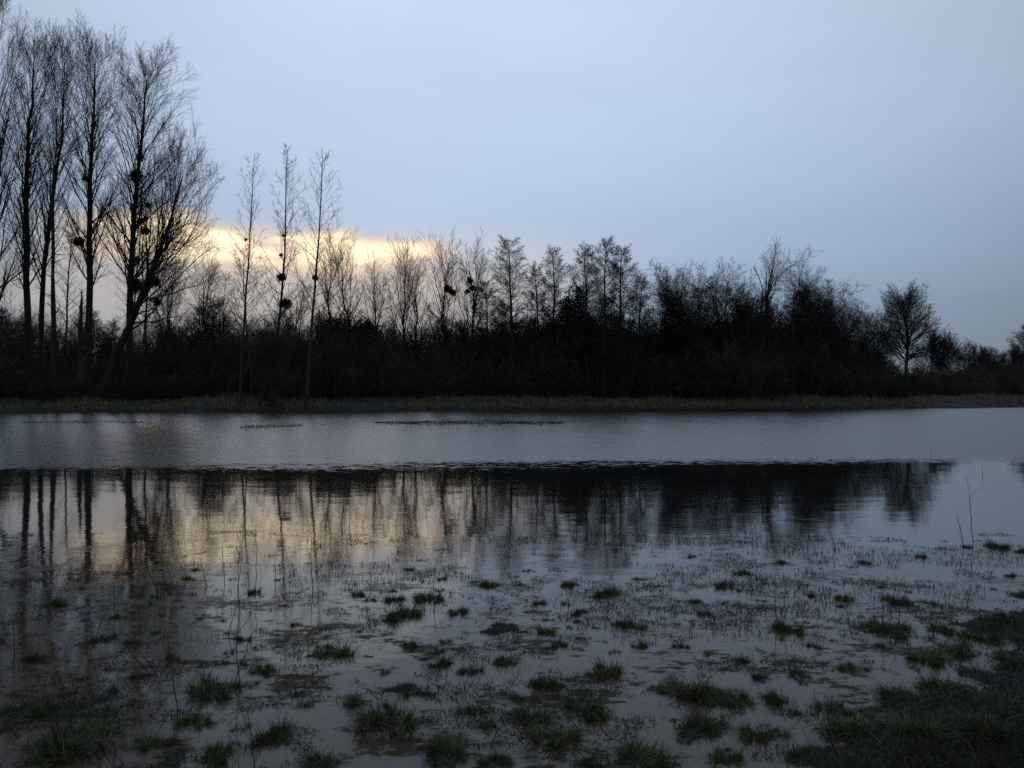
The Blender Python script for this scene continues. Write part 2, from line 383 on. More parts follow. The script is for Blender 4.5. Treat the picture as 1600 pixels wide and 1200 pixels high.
def make_tree(seed, H, half_w, style, trunk=None, dens=1.0, thick=1.0, rmin=0.0075):
    """returns trunk arrays and crown arrays; trunk = list of (dx, z) fractions of H"""
    rs = np.random.RandomState(seed); S = STYLES[style]
    if trunk is None:
        w_ = {'poplar': .012, 'thin': .012, 'alder': .008, 'plume': .012, 'round': .008, 'dome': .02, 'fan': .02}.get(style, .03)
        k = 9; tr = [(0, 0)]
        for i in range(1, k): tr.append((tr[-1][0]+rs.randn()*w_, i/(k-1)))
        tr = [(x, z*S['zt']) for x, z in tr]
    else: tr = trunk
    tr = np.array(tr, float)
    if trunk is not None: tr = np.array([(x, z*min(1, S['zt']/tr[-1, 1])) for x, z in tr])
    zi = np.linspace(0, 1, 12); pi = np.linspace(0, 1, len(tr))
    tx = np.interp(zi, pi, tr[:, 0])*H; tz = np.interp(zi, pi, tr[:, 1])*H
    P0 = np.stack([tx, np.cumsum(rs.randn(12)*.006*H), tz], -1)[None]; P0[:, :, 1] -= P0[:, :1, 1]
    r0 = H*S['tr']*thick
    R0 = (r0*(1-np.linspace(0, 1, 12)*.90)**.9)[None]; R0[:, 0] *= 1.35
    env = None
    if 'env' in S:
        zc, zb, kx = S['env']; rx = half_w*kx; ax0 = np.interp(np.linspace(0, 1, 50), P0[0, :, 2]/H, P0[0, :, 0])
        def env(p, D):
            out = np.zeros(len(p))
            rz = np.where(D[:, 2]*.0+p[:, 2] > zc*H, (1-zc)*H, (zc-zb)*H); rz = np.where(D[:, 2] > .25, (1-zc)*H, rz)
            cx_ = np.interp(np.clip(p[:, 2]/H, 0, 1), np.linspace(0, 1, 50), ax0)
            a = np.stack([(p[:, 0]-cx_)/rx, p[:, 1]/rx, (p[:, 2]-zc*H)/rz], -1); d_ = np.stack([D[:, 0]/rx, D[:, 1]/rx, D[:, 2]/rz], -1)
            A_ = (d_**2).sum(1); B_ = (a*d_).sum(1); C_ = (a**2).sum(1)-1
            q_ = B_**2-A_*C_
            t_ = (-B_+np.sqrt(np.maximum(q_, 0)))/A_
            return np.where((q_ > 0) & (t_ > .06*H), t_, .06*H)*S.get('fill', .92)
    n1 = max(4, int(S['n1']*dens**.5)); n2 = max(3, int(S['n2']*dens**.25)); n3 = max(2, int(S['n3']*dens**.25))
    a0, a1 = R(S['a'][0]), R(S['a'][1])
    P1, R1, L1 = grow(rs, P0, R0, n1, S['t0'], lambda t: a0+(a1-a0)*t, lambda t: S['L'](np.clip((t-S['t0'])/(1-S['t0']), 0, 1))*H, 7, S['up'], S['wob'], S['w1'], rmin*1.6, av=S['av'], env=env)
    P2, R2, L2 = grow(rs, P1, R1, n2, .15, lambda t: R(S['a2'])+0*t, lambda t: S['l2']*((1.05-.62*t) if 'env' not in S else (1.15-.9*t)), 5, S['up']*.7, S['wob']*1.1, .5, rmin*1.2, plen=L1, rmax=.0011*H)
    P3, R3, L3 = grow(rs, P2, R2, n3, .12, lambda t: R(S['a3'])+0*t, lambda t: S['l3']*(1.15-.6*t), 3, S['up']*.6, min(.10, S['wob']*1.1), .6, rmin, plen=L2, rmax=.0004*H)
    allp = [P0, P1, P2, P3]
    # fit height and crown width
    zt = np.percentile(P3[:, -1, 2], 98.5 if 'env' in S else 99.7); fz = H/zt
    tipx = P3[:, -1]-np.stack([np.interp(P3[:, -1, 2], P0[0, :, 2], P0[0, :, 0])]*1, -1)*np.array([1, 0, 0])
    hw = np.percentile(np.abs(tipx[:, 0]), 96); fx = half_w/hw
    if env is not None: fx = min(1.25, max(.85, fx))
    for A in allp:
        ax = np.interp(A[..., 2], P0[0, :, 2], P0[0, :, 0]) if A is not P0 else None
        if ax is not None:
            A[..., 0] = ax+(A[..., 0]-ax)*fx; A[..., 1] *= fx
    for A in allp: A[..., 2] *= fz
    tv = tubes(P0, R0, 8)
    cv = join([tubes(P1, R1, 5), tubes(P2, R2, 3), tubes(P3, R3, 3)])
    return tv, cv
def mistletoe_mesh(seed, r):
    """a ball of forking leafy shoots"""
    rs = np.random.RandomState(seed); N = 260
    D = unit(rs.randn(N, 3)); D[:, 2] *= .85
    L = r*(.6+.45*rs.rand(N)); P = np.zeros((N, 4, 3)); dd = D.copy()
    for s in range(3):
        dd = unit(dd+.25*rs.randn(N, 3)); P[:, s+1] = P[:, s]+dd*(L/3)[:, None]
    v1, q1 = tubes(P, np.full((N, 4), r*.018), 3)
    M = 2800; i = rs.randint(0, N, M); t = .35+.65*rs.rand(M)
    p, _, T = sample(P, np.ones((N, 4)), i, t)
    a = unit(T+.9*rs.randn(M, 3)); b_ = unit(np.cross(a, rs.randn(M, 3)))
    l = r*(.10+.07*rs.rand(M))[:, None]
    vv = np.stack([p, p+a*l*.5+b_*l*.25, p+a*l, p+a*l*.5-b_*l*.25], 1).reshape(-1, 3)
    qq = np.arange(M*4).reshape(M, 4)
    return join([(v1, q1), (vv, qq)])

def plant_tree(name, label, cat, px, py_top, Y, half_px, style, seed, group=None, trunk=None, dens=1., thick=1., rmin=.0075,
               mt=None, mc=None, mist=(), base_dz=-0.15):
    """tree standing at distance Y whose foot projects to column px and whose top reaches row py_top"""
    x0 = at(px, HORIZON, Y)[0]; z0 = gz(x0, Y)+base_dz
    top = at(px, py_top, Y)[2]; H = top-z0
    tv, cv = make_tree(seed, H, half_px/F*Y, style, trunk, dens, thick, rmin)
    root = empty(name, (x0, Y, z0)); tag(root, label, cat, group)
    link('trunk', mesh_from('trunk', *tv, mt or M_BARK, True), root)
    link('crown', mesh_from('crown', *cv, mc or M_TWIG), root)
    for k, (mx, my, mr) in enumerate(mist):
        p = at(mx, my, Y); o = link('mistletoe', mesh_from('mistletoe', *mistletoe_mesh(seed*7+k, mr/F*Y), M_MIST), root)
        o.location = (p[0]-x0, 0.25*((k % 3)-1), p[2]-z0)
    return root
_pool = {}
def copy_tree(src, loc, rz, s):
    r = src.copy(); C.objects.link(r); r.location = loc; r.rotation_euler = (0, 0, rz); r.scale = s
    for ch in src.children:
        c_ = ch.copy(); C.objects.link(c_); c_.parent = r
    return r

# ------------------------------------------------------------ the trees
def tl(pts, base, top):
    """trunk course from picture points: (x px, y px) list -> fractions of the height"""
    h = base[1]-top
    return [((x-base[0])/h, (base[1]-y)/h) for x, y in pts]
GP = 'tall poplars on the left of the far bank'
B = 617
plant_tree('poplar_tree', 'tall dark poplar cut by the left edge of the photo, its top out of frame', 'tree', -2, -45, 72, 46, 'poplar', 11, GP, thick=1.25, trunk=tl([(-2, B), (-4, 400), (2, 200), (2, -45)], (-2, B), -45))
plant_tree('poplar_tree', 'tall poplar with thick straight trunk, second from the left edge', 'tree', 44, 30, 74, 44, 'poplar', 12, GP, thick=1.25, trunk=tl([(43, B), (43, 420), (44, 250), (49, 130), (51, 30)], (43, B), 30))
plant_tree('poplar_tree', 'slimmer poplar just right of the thick straight one, bending right near its top', 'tree', 60, 28, 77, 36, 'poplar', 13, GP, thick=.95, trunk=tl([(58, B), (62, 400), (72, 250), (80, 150), (88, 28)], (58, B), 28))
plant_tree('poplar_tree', 'poplar with flaring fan crown standing apart, a small mistletoe ball beside its trunk', 'tree', 135, 42, 72, 47, 'poplar', 14, GP, thick=1.3, trunk=tl([(133, B), (137, 420), (141, 260), (146, 160), (148, 42)], (133, B), 42), mist=((125, 378, 10), (133, 279, 6)))
plant_tree('poplar_tree', 'broad-crowned poplar with the largest mistletoe clumps high on its trunk', 'tree', 200, 66, 73, 62, 'poplar', 15, GP, thick=1.35, dens=1.2, trunk=tl([(200, B), (202, 440), (207, 330), (218, 240), (228, 150), (233, 66)], (200, B), 66), mist=((215, 277, 13), (219, 246, 8), (219, 345, 7), (229, 362, 9), (228, 341, 5)))
plant_tree('willow_tree', 'old leaning tree with heavy boughs and a crown spreading right beside the tall poplars', 'tree', 160, 185, 70, 74, 'willow', 16, None, thick=1.35, dens=1.6, trunk=tl([(150, B), (172, 530), (200, 460), (216, 410), (240, 340), (258, 280), (275, 200)], (150, B), 185), mist=((215, 446, 15), (240, 440, 12), (244, 471, 8), (233, 322, 6), (262, 372, 5), (210, 405, 7)))
# dead snag
def snag(px, ytop, Y, label, seed):
    x0 = at(px, HORIZON, Y)[0]; z0 = gz(x0, Y)-.15; H = at(px, ytop, Y)[2]-z0
    rs = np.random.RandomState(seed)
    P = np.zeros((1, 14, 3)); P[0, :, 2] = np.linspace(0, H, 14); P[0, :, 0] = np.cumsum(rs.randn(14)*.05); P[0, :, 1] = np.cumsum(rs.randn(14)*.05)
    Rr = np.linspace(.30, .10, 14)[None]*(1+.15*rs.randn(1, 14)); Rr[0, -1] = .03
    root = empty('dead_tree', (x0, Y, z0)); tag(root, label, 'dead tree')
    link('trunk', mesh_from('trunk', *tubes(P, Rr, 8), M_BARK, True), root)
    Q, QR, _ = grow(rs, P, Rr, 16, .3, lambda t: R(65)+0*t, lambda t: .9+0*t, 3, .1, .2, .35, .03)
    for k in range(len(Q)): link('stub', mesh_from('stub', *tubes(Q[k:k+1], QR[k:k+1], 4), M_BARK), root)
snag(84, 258, 71, 'dead branchless snag with ragged stubs between the left poplars', 3)
snag(127, 455, 69, 'short broken trunk standing just left of the fan-crowned poplar', 4)
# younger trees between the poplars
plant_tree('young_tree', 'thin forked tree between the snag and the fan-crowned poplar', 'tree', 100, 345, 78, 34, 'thin', 21, trunk=tl([(100, B), (103, 500), (108, 400), (112, 345)], (100, B), 345))
plant_tree('young_tree', 'small bare tree low beside the leftmost poplars', 'tree', 20, 440, 80, 34, 'fan', 22)
plant_tree('young_tree', 'slender tree rising right of the broad-crowned poplar trunk', 'tree', 224, 300, 76, 40, 'thin', 23)
# the three slim poplars
GT = 'three slim poplars in the middle of the left half'
Bq = 620
plant_tree('slim_poplar', 'leftmost and faintest of the three slim poplars, crown narrow and sparse', 'tree', 375, 238, 68, 33, 'thin', 31, GT, mt=M_BARKL, thick=.85, dens=.8, trunk=tl([(374, Bq), (377, 540), (384, 450), (389, 360), (395, 238)], (374, Bq), 238), mist=((386, 375, 3),))
plant_tree('slim_poplar', 'tallest of the three slim poplars, with round mistletoe balls on its lower trunk', 'tree', 402, 220, 68.5, 38, 'thin', 32, GT, mt=M_BARKL, thick=.95, trunk=tl([(400, Bq), (418, 570), (431, 490), (436, 400), (438, 320), (440, 220)], (400, Bq), 220), mist=((441, 434, 9), (447, 475, 11), (438, 398, 4), (444, 369, 3)))
plant_tree('slim_poplar', 'rightmost of the three slim poplars, leaning right, one mistletoe ball at mid height', 'tree', 478, 235, 68, 42, 'thin', 33, GT, mt=M_BARKL, thick=.9, dens=.85, trunk=tl([(476, Bq), (484, 520), (492, 420), (497, 330), (501, 235)], (476, Bq), 235), mist=((494, 435, 6),))
plant_tree('young_tree', 'many-stemmed young tree at the foot of the slim poplars', 'tree', 392, 380, 71, 42, 'thin', 34, mc=M_TWIGG, mt=M_BARKL)
plant_tree('mossy_shrub', 'yellowish mossy shrub at the foot of the tallest slim poplar', 'shrub', 436, 505, 67.5, 36, 'dome', 35, mc=M_TWIGG, mt=M_BARKL, dens=.8)
# background row behind, left to middle
BG = [
 (268, 395, 84, 40, 'plume', 'bare tree seen through the leaning willow crown'),
 (322, 392, 88, 36, 'plume', 'twiggy tree in the gap between the tall poplars and the slim poplars'),
 (345, 425, 84, 30, 'thin', 'low thin tree just left of the slim poplars'),
 (465, 422, 88, 36, 'fan', 'low fan-shaped tree between the second and third slim poplars'),
 (520, 362, 90, 32, 'plume', 'feathery tree just right of the slim poplars, its crown against the bright gap'),
 (548, 372, 92, 28, 'plume', 'feathery tree touching the left end of the brightest sky'),
 (577, 405, 90, 36, 'fan', 'small fan-shaped tree right under the brightest patch of sky'),
 (626, 372, 92, 34, 'plume', 'pale feathery tree in front of the yellow sky gap'),
 (655, 398, 92, 28, 'plume', 'short feathery tree at the right end of the yellow sky gap'),
]
for k, (x, y, Yd, hw, st, lb) in enumerate(BG):
    plant_tree('bare_tree', lb, 'tree', x, y, Yd, hw, st, 40+k, 'bare trees behind the far bank')
BG2 = [
 (700, 372, 84, 32, 'plume', 'upright tree with two mistletoe clumps, left of the alders', ((700, 452, 8), (707, 457, 7))),
 (735, 376, 85, 30, 'plume', 'twin-topped upright tree with ragged mistletoe clumps near its crown', ((735, 440, 6), (738, 450, 6), (730, 455, 5), (733, 436, 4))),
 (762, 440, 82, 30, 'alder', 'slight tree hidden between the mistletoe trees and the strong alder', ()),
 (802, 372, 79, 42, 'alder', 'strong single alder with pyramid crown and dark straight trunk', ()),
 (843, 415, 84, 30, 'alder', 'short alder between the strong single one and the pointed one', ()),
 (869, 388, 84, 32, 'alder', 'small pointed alder in the dip of the treetops', ()),
 (917, 383, 79, 38, 'alder', 'leftmost of the three close dark alders', ()),
 (942, 376, 78, 36, 'alder', 'middle and tallest of the three close dark alders', ()),
 (972, 384, 79, 38, 'alder', 'rightmost of the three close dark alders', ()),
 (1000, 430, 82, 30, 'alder', 'lower alder ending the dark group, beside the sky notch', ()),
]
for k, (x, y, Yd, hw, st, lb, ms) in enumerate(BG2):
    plant_tree('alder_tree' if st == 'alder' else 'bare_tree', lb, 'tree', x, y, Yd, hw, st, 60+k, 'alders and bare trees in the middle of the far bank', mist=ms, dens=1.7 if st == 'alder' else 1.3, thick=1.1)
BG3 = [
 (1048, 432, 84, 40, 'dome', 'rounded leafless tree right of the sky notch, lowest of its clump'),
 (1083, 416, 84, 50, 'dome', 'rounded leafless tree with the widest dome, left of the crooked oak'),
 (1118, 418, 86, 46, 'dome', 'rounded leafless tree tucked against the crooked oak'),
 (1150, 440, 84, 40, 'dome', 'rounded leafless tree half hidden behind the crooked oak'),
 (1275, 420, 88, 50, 'dome', 'bushy tree leaning on the right side of the crooked oak'),
 (1302, 448, 90, 42, 'dome', 'bushy tree stepping down from the crooked oak'),
 (1335, 473, 92, 42, 'dome', 'low bushy tree between the crooked oak and the lone round tree'),
 (1362, 488, 96, 34, 'dome', 'brownish low tree just left of the lone round tree'),
]
for k, (x, y, Yd, hw, st, lb) in enumerate(BG3):
    plant_tree('leafless_tree', lb, 'tree', x, y, Yd, hw, st, 80+k, 'rounded leafless trees right of the middle', dens=1.5, rmin=.008)
plant_tree('oak_tree', 'crooked old oak with twisted limbs reaching highest on the right half', 'tree', 1205, 372, 86, 66, 'oak', 92, thick=1.1, dens=1.3, trunk=[(0, 0), (-.01, .2), (.0, .38), (-.04, .6), (-.02, .8)])
plant_tree('oak_tree', 'second crooked oak whose limbs fork just right of the highest one', 'tree', 1232, 385, 85, 62, 'oak', 95, thick=1.0, dens=1.2, trunk=[(0, 0), (.02, .2), (.05, .4), (.03, .6), (.06, .8)])
plant_tree('lime_tree', 'lone round-crowned tree standing clear of the others on the right', 'tree', 1411, 448, 112, 42, 'round', 101, thick=1.25, dens=2.2, rmin=.010)
FAR = [
 (1452, 512, 118, 30, 'dome', 'small bushy tree right beside the lone round tree'),
 (1483, 526, 150, 28, 'dome', 'distant tree with rounded top, nearest the lone round tree'),
 (1510, 533, 180, 24, 'fan', 'faint distant tree second along the low far tree line'),
 (1532, 542, 200, 26, 'dome', 'faint distant tree in the lowest part of the far tree line'),
 (1560, 548, 170, 24, 'fan', 'distant twiggy tree near the right end of the far tree line'),
 (1583, 540, 150, 22, 'dome', 'distant bushy tree close to the right edge'),
 (1612, 506, 130, 34, 'alder', 'taller dark tree cut by the right edge'),
]
for k, (x, y, Yd, hw, st, lb) in enumerate(FAR):
    plant_tree('distant_tree', lb, 'tree', x, y, Yd, hw, st, 110+k, 'distant trees on the far right', dens=1.3, rmin=.011*Yd/110)
# young trees standing in front of the thicket
plant_tree('sapling', 'young brown-twigged tree standing at the water edge before the oaks', 'young tree', 1175, 556, float(shore(np.array([17.5]))[0])-.5, 30, 'fan', 121, mt=M_TWIGB, mc=M_TWIGB, thick=.6, trunk=[(0, 0), (.01, .3), (0, .6), (.01, .85)], base_dz=0)
plant_tree('sapling', 'young pale-stemmed tree at the water edge below the mistletoe trees', 'young tree', 691, 545, 72, 22, 'thin', 122, mt=M_BARKL, mc=M_TWIGB, thick=.6)

# ------------------------------------------------------------ the rows behind: copies of the trees above, each standing on its own
GF = 'bare trees crowded behind the front row'
srcs = [o for o in C.objects if o.name.split('.')[0] in ('alder_tree', 'leafless_tree', 'bare_tree') and o.parent is None and not any('mistletoe' in c_.name for c_ in o.children)]
def skyline(px):
    pts = [(-60, 430), (60, 445), (160, 450), (260, 430), (330, 440), (400, 440), (480, 445), (560, 455), (640, 470), (700, 440), (760, 425), (800, 415), (850, 432), (920, 410), (975, 425), (1015, 480), (1045, 450), (1085, 425), (1150, 440), (1200, 425), (1270, 435), (1310, 465), (1350, 495), (1375, 512)]
    return float(np.interp(px, [p[0] for p in pts], [p[1] for p in pts]))
rnd2 = random.Random(21)
for row in range(3):
    px = -40+row*13
    while px < 1372:
        o = rnd2.choice(srcs); Yd = rnd2.uniform(86, 104)
        if not 992 < px < 1048 and (px > 660 or row < 2 or rnd2.random() < .5):
            x0 = at(px, HORIZON, Yd)[0]; z0 = gz(x0, Yd)-.15
            tp = 617-(617-skyline(px))*(rnd2.uniform(.66, 1.0) if px < 1030 else rnd2.uniform(.82, 1.04))
            H = at(px, tp, Yd)[2]-z0
            H0 = max(v.co.z for v in o.children[0].data.vertices)/{'alder_tree': .92, 'leafless_tree': .64, 'bare_tree': .68}[o.name.split('.')[0]]
            s_ = H/H0; sw = s_*rnd2.uniform(.95, 1.35)
            c_ = copy_tree(o, (x0, Yd, z0), rnd2.uniform(0, 6.28), (sw, sw, s_))
            c_.name = 'background_tree'
            tag(c_, 'bare tree crowded among its like behind the front row of trees on the far bank', 'tree', GF)
        px += rnd2.uniform(30, 46)

# a farther grove seen as fine twigs between the crowns
srcs2 = [o for o in srcs if o.name.split('.')[0] == 'bare_tree']
px = -30.0
while px < 800:
    o = rnd2.choice(srcs2); Yd = rnd2.uniform(104, 122)
    x0 = at(px, HORIZON, Yd)[0]; z0 = gz(x0, Yd)-.15
    top_ = float(np.interp(px, [-30, 150, 300, 420, 560, 640, 720, 800], [400, 400, 405, 400, 405, 415, 400, 400]))
    H = at(px, 617-(617-top_)*rnd2.uniform(.68, 1.0), Yd)[2]-z0
    H0 = max(v.co.z for v in o.children[0].data.vertices)/.68; s_ = H/H0; sw = s_*rnd2.uniform(1.2, 1.7)
    c_ = copy_tree(o, (x0, Yd, z0), rnd2.uniform(0, 6.28), (sw, sw, s_)); c_.name = 'background_tree'
    tag(c_, 'faint bare tree of the farther grove, seen between nearer crowns on the left half', 'tree', 'bare trees of the farther grove')
    px += rnd2.uniform(6.5, 11)

# ------------------------------------------------------------ bushes of the thicket
def bush_arrays(seed, H, W, stems=16, dens=1.0):
    rs = np.random.RandomState(seed)
    N = stems; P = np.zeros((N, 6, 3)); a = rs.rand(N)*6.28; s = rs.rand(N)**.5
    P[:, 0, 0] = np.cos(a)*s*W*.35; P[:, 0, 1] = np.sin(a)*s*W*.35
    D = unit(np.stack([np.cos(a)*s*.55, np.sin(a)*s*.55, np.ones(N)], -1)); L = H*(.75+.3*rs.rand(N))*(1-.3*s)
    for k in range(5):
        D = unit(D+.13*rs.randn(N, 3)+np.array([0, 0, .04])); P[:, k+1] = P[:, k]+D*(L/5)[:, None]
    R0 = np.linspace(.05, .018, 6)[None]*np.ones((N, 1))
    P1, R1, L1 = grow(rs, P, R0, int(14*dens), .05, lambda t: R(50)+0*t, lambda t: .34*(1.2-.7*t), 4, .04, .16, .6, .013, plen=L)
    P2, R2, L2 = grow(rs, P1, R1, int(9*dens), .1, lambda t: R(45)+0*t, lambda t: .45*(1.2-.6*t), 3, .03, .2, .7, .011, plen=L1)
    return tubes(P, R0, 5), join([tubes(P1, R1, 3), tubes(P2, R2, 3)])
rnd = random.Random(4)
protos = []
for k in range(6):
    tv, cv = bush_arrays(200+k, 5.0, 4.2)
    protos.append((mesh_from('stems', *tv, M_BARK), mesh_from('twigs', *cv, M_SCRUB)))
def top_line(px):
    pts = [(-60, 500), (0, 520), (60, 545), (110, 552), (160, 548), (230, 520), (280, 515), (330, 512), (420, 492), (480, 488), (560, 490), (600, 500), (640, 530), (680, 520), (740, 505), (800, 480), (860, 462), (900, 450), (950, 470), (1010, 475), (1040, 478), (1100, 470), (1200, 460), (1290, 482), (1350, 528), (1380, 556), (1420, 566), (1500, 568), (1600, 558), (1680, 555)]
    return np.interp(px, [p[0] for p in pts], [p[1] for p in pts])+np.interp(px, [0, 300, 900, 1100], [2, 20, 15, 6])
first = {}
GB = 'bare bushes forming the thicket along the far bank'
def put_bush(px, Y, hpx, rot):
    x0 = at(px, HORIZON, Y)[0]; z0 = gz(x0, Y)-.1
    H = at(px, hpx, Y)[2]-z0
    k = rnd.randrange(len(protos)); s = H/5.0; sw = max(.7, min(1.5, s*rnd.uniform(.8, 1.2)))
    if k not in first:
        o = empty('thicket_bush', (x0, Y, z0), rot); link('stems', protos[k][0], o); link('twigs', protos[k][1], o); first[k] = o
        o.scale = (sw, sw, s)
    else:
        o = copy_tree(first[k], (x0, Y, z0), rot, (sw, sw, s))
    tag(o, 'dark leafless bush packed among its like in the thicket along the far bank', 'bush', GB)
for row, (dy, lo, hi, step) in enumerate([(6.5, .50, .80, 30), (10, .65, 1.0, 30), (14, .8, 1.08, 32), (19, .85, 1.12, 34)]):
    px = -70+row*9
    while px < 1680:
        p = px+rnd.uniform(-9, 9)
        xg = (p-800)/F*78; Y = float(shore(np.array([xg]))[0])+dy+rnd.uniform(-1.2, 1.2)
        if px > 1400: Y += 10
        tpy = top_line(p); full = 617-tpy
        put_bush(p, Y, 617-full*rnd.uniform(lo, hi), rnd.uniform(0, 6.28))
        px += step
# dark brushwood filling the thicket from behind, countless stems
def brush(seed, n, bx0, bx1):
    rs = np.random.RandomState(seed)
    px = rs.uniform(bx0, bx1, n); x78 = (px-800)/F*84
    sh = np.array([float(v) for v in shore(x78)])
    Yv = sh+9+rs.rand(n)*16+np.where(px > 1400, 10, 0)
    x = (px-800)/F*Yv
    z0 = height(x, Yv)
    ztop = CAM_H+(HORIZON-top_line(px))/F*Yv
    H = (ztop-z0)*rs.uniform(.2, 1.08, n)
    return x, Yv, z0, H, rs
x, Yv, z0, H, rs = brush(9, 9000, -90, 1690)
n = len(x); P = np.zeros((n, 5, 3)); P[:, 0] = np.stack([x, Yv, z0], -1)
D = unit(np.stack([rs.randn(n)*.22, rs.randn(n)*.22, np.ones(n)], -1))
for k in range(4):
    D = unit(D+.1*rs.randn(n, 3)); P[:, k+1] = P[:, k]+D*(H/4)[:, None]
RS = np.linspace(.05, .015, 5)[None]*np.ones((n, 1))
P1, R1, L1 = grow(rs, P, RS, 9, .1, lambda t: R(48)+0*t, lambda t: .22*(1.3-.8*t), 3, .04, .2, .6, .015, plen=np.minimum(H, 7))
P2, R2, L2 = grow(rs, P1, R1, 3, .2, lambda t: R(48)+0*t, lambda t: .5+0*t, 2, .04, .2, .7, .013, plen=L1)
o = link('brushwood', mesh_from('brushwood', *join([tubes(P, RS, 3), tubes(P1, R1, 3), tubes(P2, R2, 3)]), M_SCRUB))
tag(o, 'tangled dark brushwood filling the thicket behind the bushes', 'brushwood', kind='stuff')
# bramble leaves low down, and evergreen shrubs that close the view
x, Yv, z0, H, rs = brush(10, 90000, -90, 1690)
n = len(x)
c0 = np.stack([x, Yv, z0+H*.72*rs.rand(n)**1.2], -1)
a = unit(rs.randn(n, 3)); b_ = unit(np.cross(a, rs.randn(n, 3))); l = (.10+.14*rs.rand(n))[:, None]
vv = np.stack([c0-a*l, c0+b_*l*.6, c0+a*l, c0-b_*l*.6], 1).reshape(-1, 3)
o = link('bramble_leaves', mesh_from('bramble_leaves', vv, np.arange(n*4).reshape(n, 4), M_SCRUB))
tag(o, 'dark bramble and ivy leaves low in the thicket', 'undergrowth', kind='stuff')
def evergreen(px, py, Y, hw, label, seed):
    x0 = at(px, HORIZON, Y)[0]; z0 = gz(x0, Y)-.1; H = at(px, py, Y)[2]-z0; W = hw/F*Y
    rs = np.random.RandomState(seed); n = 9000
    u = unit(rs.randn(n, 3)); r = .55+.45*rs.rand(n)**.5; r *= 1+.25*vnoise(u[:, 0]*3+seed, u[:, 2]*3+u[:, 1]*2)*2
    c_ = np.stack([u[:, 0]*r*W, u[:, 1]*r*W*.8, H*.55+u[:, 2]*r*H*.45], -1)
    a = unit(rs.randn(n, 3)); b_ = unit(np.cross(a, rs.randn(n, 3))); l = (.07+.09*rs.rand(n))[:, None]
    vv = np.stack([c_-a*l, c_+b_*l*.5, c_+a*l, c_-b_*l*.5], 1).reshape(-1, 3)
    root = empty('evergreen_shrub', (x0, Y, z0)); tag(root, label, 'shrub')
    link('foliage', mesh_from('foliage', vv, np.arange(n*4).reshape(n, 4), M_EVER), root)
    P = np.zeros((1, 5, 3)); P[0, :, 2] = np.linspace(0, H*.7, 5)
    link('trunk', mesh_from('trunk', *tubes(P, np.linspace(.14, .04, 5)[None], 6), M_BARK), root)
evergreen(575, 499, 86, 30, 'dense evergreen shrub with flat top, under the small fan-shaped tree', 1)
evergreen(525, 492, 86, 34, 'dense dark evergreen just right of the rightmost slim poplar', 2)
evergreen(895, 448, 83, 32, 'tall dense evergreen rising behind the three close alders', 3)
evergreen(1372, 552, 100, 12, 'small pointed evergreen left of the lone round tree trunk', 4)
evergreen(1552, 566, 135, 16, 'dark rounded evergreen in the low far tree line', 5)

# ------------------------------------------------------------ grass blades
def blades(rs, x, y, z, h, lean, wdt, segs=3, az_=None, droop=.6):
    """bent ribbon blades; returns verts, quads"""
    n = len(x); az_ = rs.rand(n)*6.28 if az_ is None else az_
    d_ = np.stack([np.cos(az_), np.sin(az_), np.zeros(n)], -1)
    sd_ = np.stack([-np.sin(az_+rs.randn(n)), np.cos(az_+rs.randn(n)), np.zeros(n)], -1); sd_ = unit(sd_)
    p = np.stack([x, y, z], -1); out = []
    for k in range(segs+1):
        t = k/segs
        th = lean+droop*t*lean
        wv = wdt*(1-t*.85)
        out.append(np.stack([p-sd_*wv[:, None]/2, p+sd_*wv[:, None]/2], 1))
        st = h/segs
        p = p+d_*(np.sin(th)*st)[:, None]; p[:, 2] += np.cos(th)*st
    V = np.stack(out, 1)                    # n, segs+1, 2, 3
    b0 = (np.arange(n)*(segs+1)*2)[:, None]+np.arange(segs)[None]*2
    q = np.stack([b0, b0+1, b0+3, b0+2], -1).reshape(-1, 4)
    return V.reshape(-1, 3), q

# tawny grass on the far bank
rs = np.random.RandomState(77)
n = 90000
x = rs.uniform(-56, 95, n); sft = rs.rand(n)**1.3*8.5+.1
y = shore(x)+sft; pn = fbm(x*.35, y*.6, 3)
z = height(x, y)
pn2 = vnoise(x*.12+5, y*.3)+.5*vnoise(x*.9, y*1.4)
h = (.14+.36*rs.rand(n)**1.4)*(1+1.5*np.clip(pn, -.6, 1))*(1+1.3*vnoise(x*.17, x*0+4.4)); keep = (h > .09) & (pn2+.6*pn > -.28)
x, y, z, h = x[keep], y[keep], z[keep]-.03, h[keep]; n = len(x)
o = link('bank_grass', mesh_from('bank_grass', *blades(rs, x, y, z, h, .15+.8*rs.rand(n), .02+.03*rs.rand(n)), M_TAWNY))
tag(o, 'tawny dead grass covering the far bank above the water', 'grass', kind='stuff')
# pale strip of flattened straw at the far right shore
rs = np.random.RandomState(78); n = 5000
px = rs.uniform(1490, 1640, n); Yp = 108+rs.rand(n)*6; x = (px-800)/F*Yp
o = link('washed_straw', mesh_from('washed_straw', *blades(rs, x, Yp-12, np.full(n, .02)+.08*rs.rand(n), .3+.3*rs.rand(n), np.full(n, 1.3), np.full(n, .05)), M_STALKP))
tag(o, 'pale washed-up straw along the right end of the far waterline', 'straw', kind='stuff')

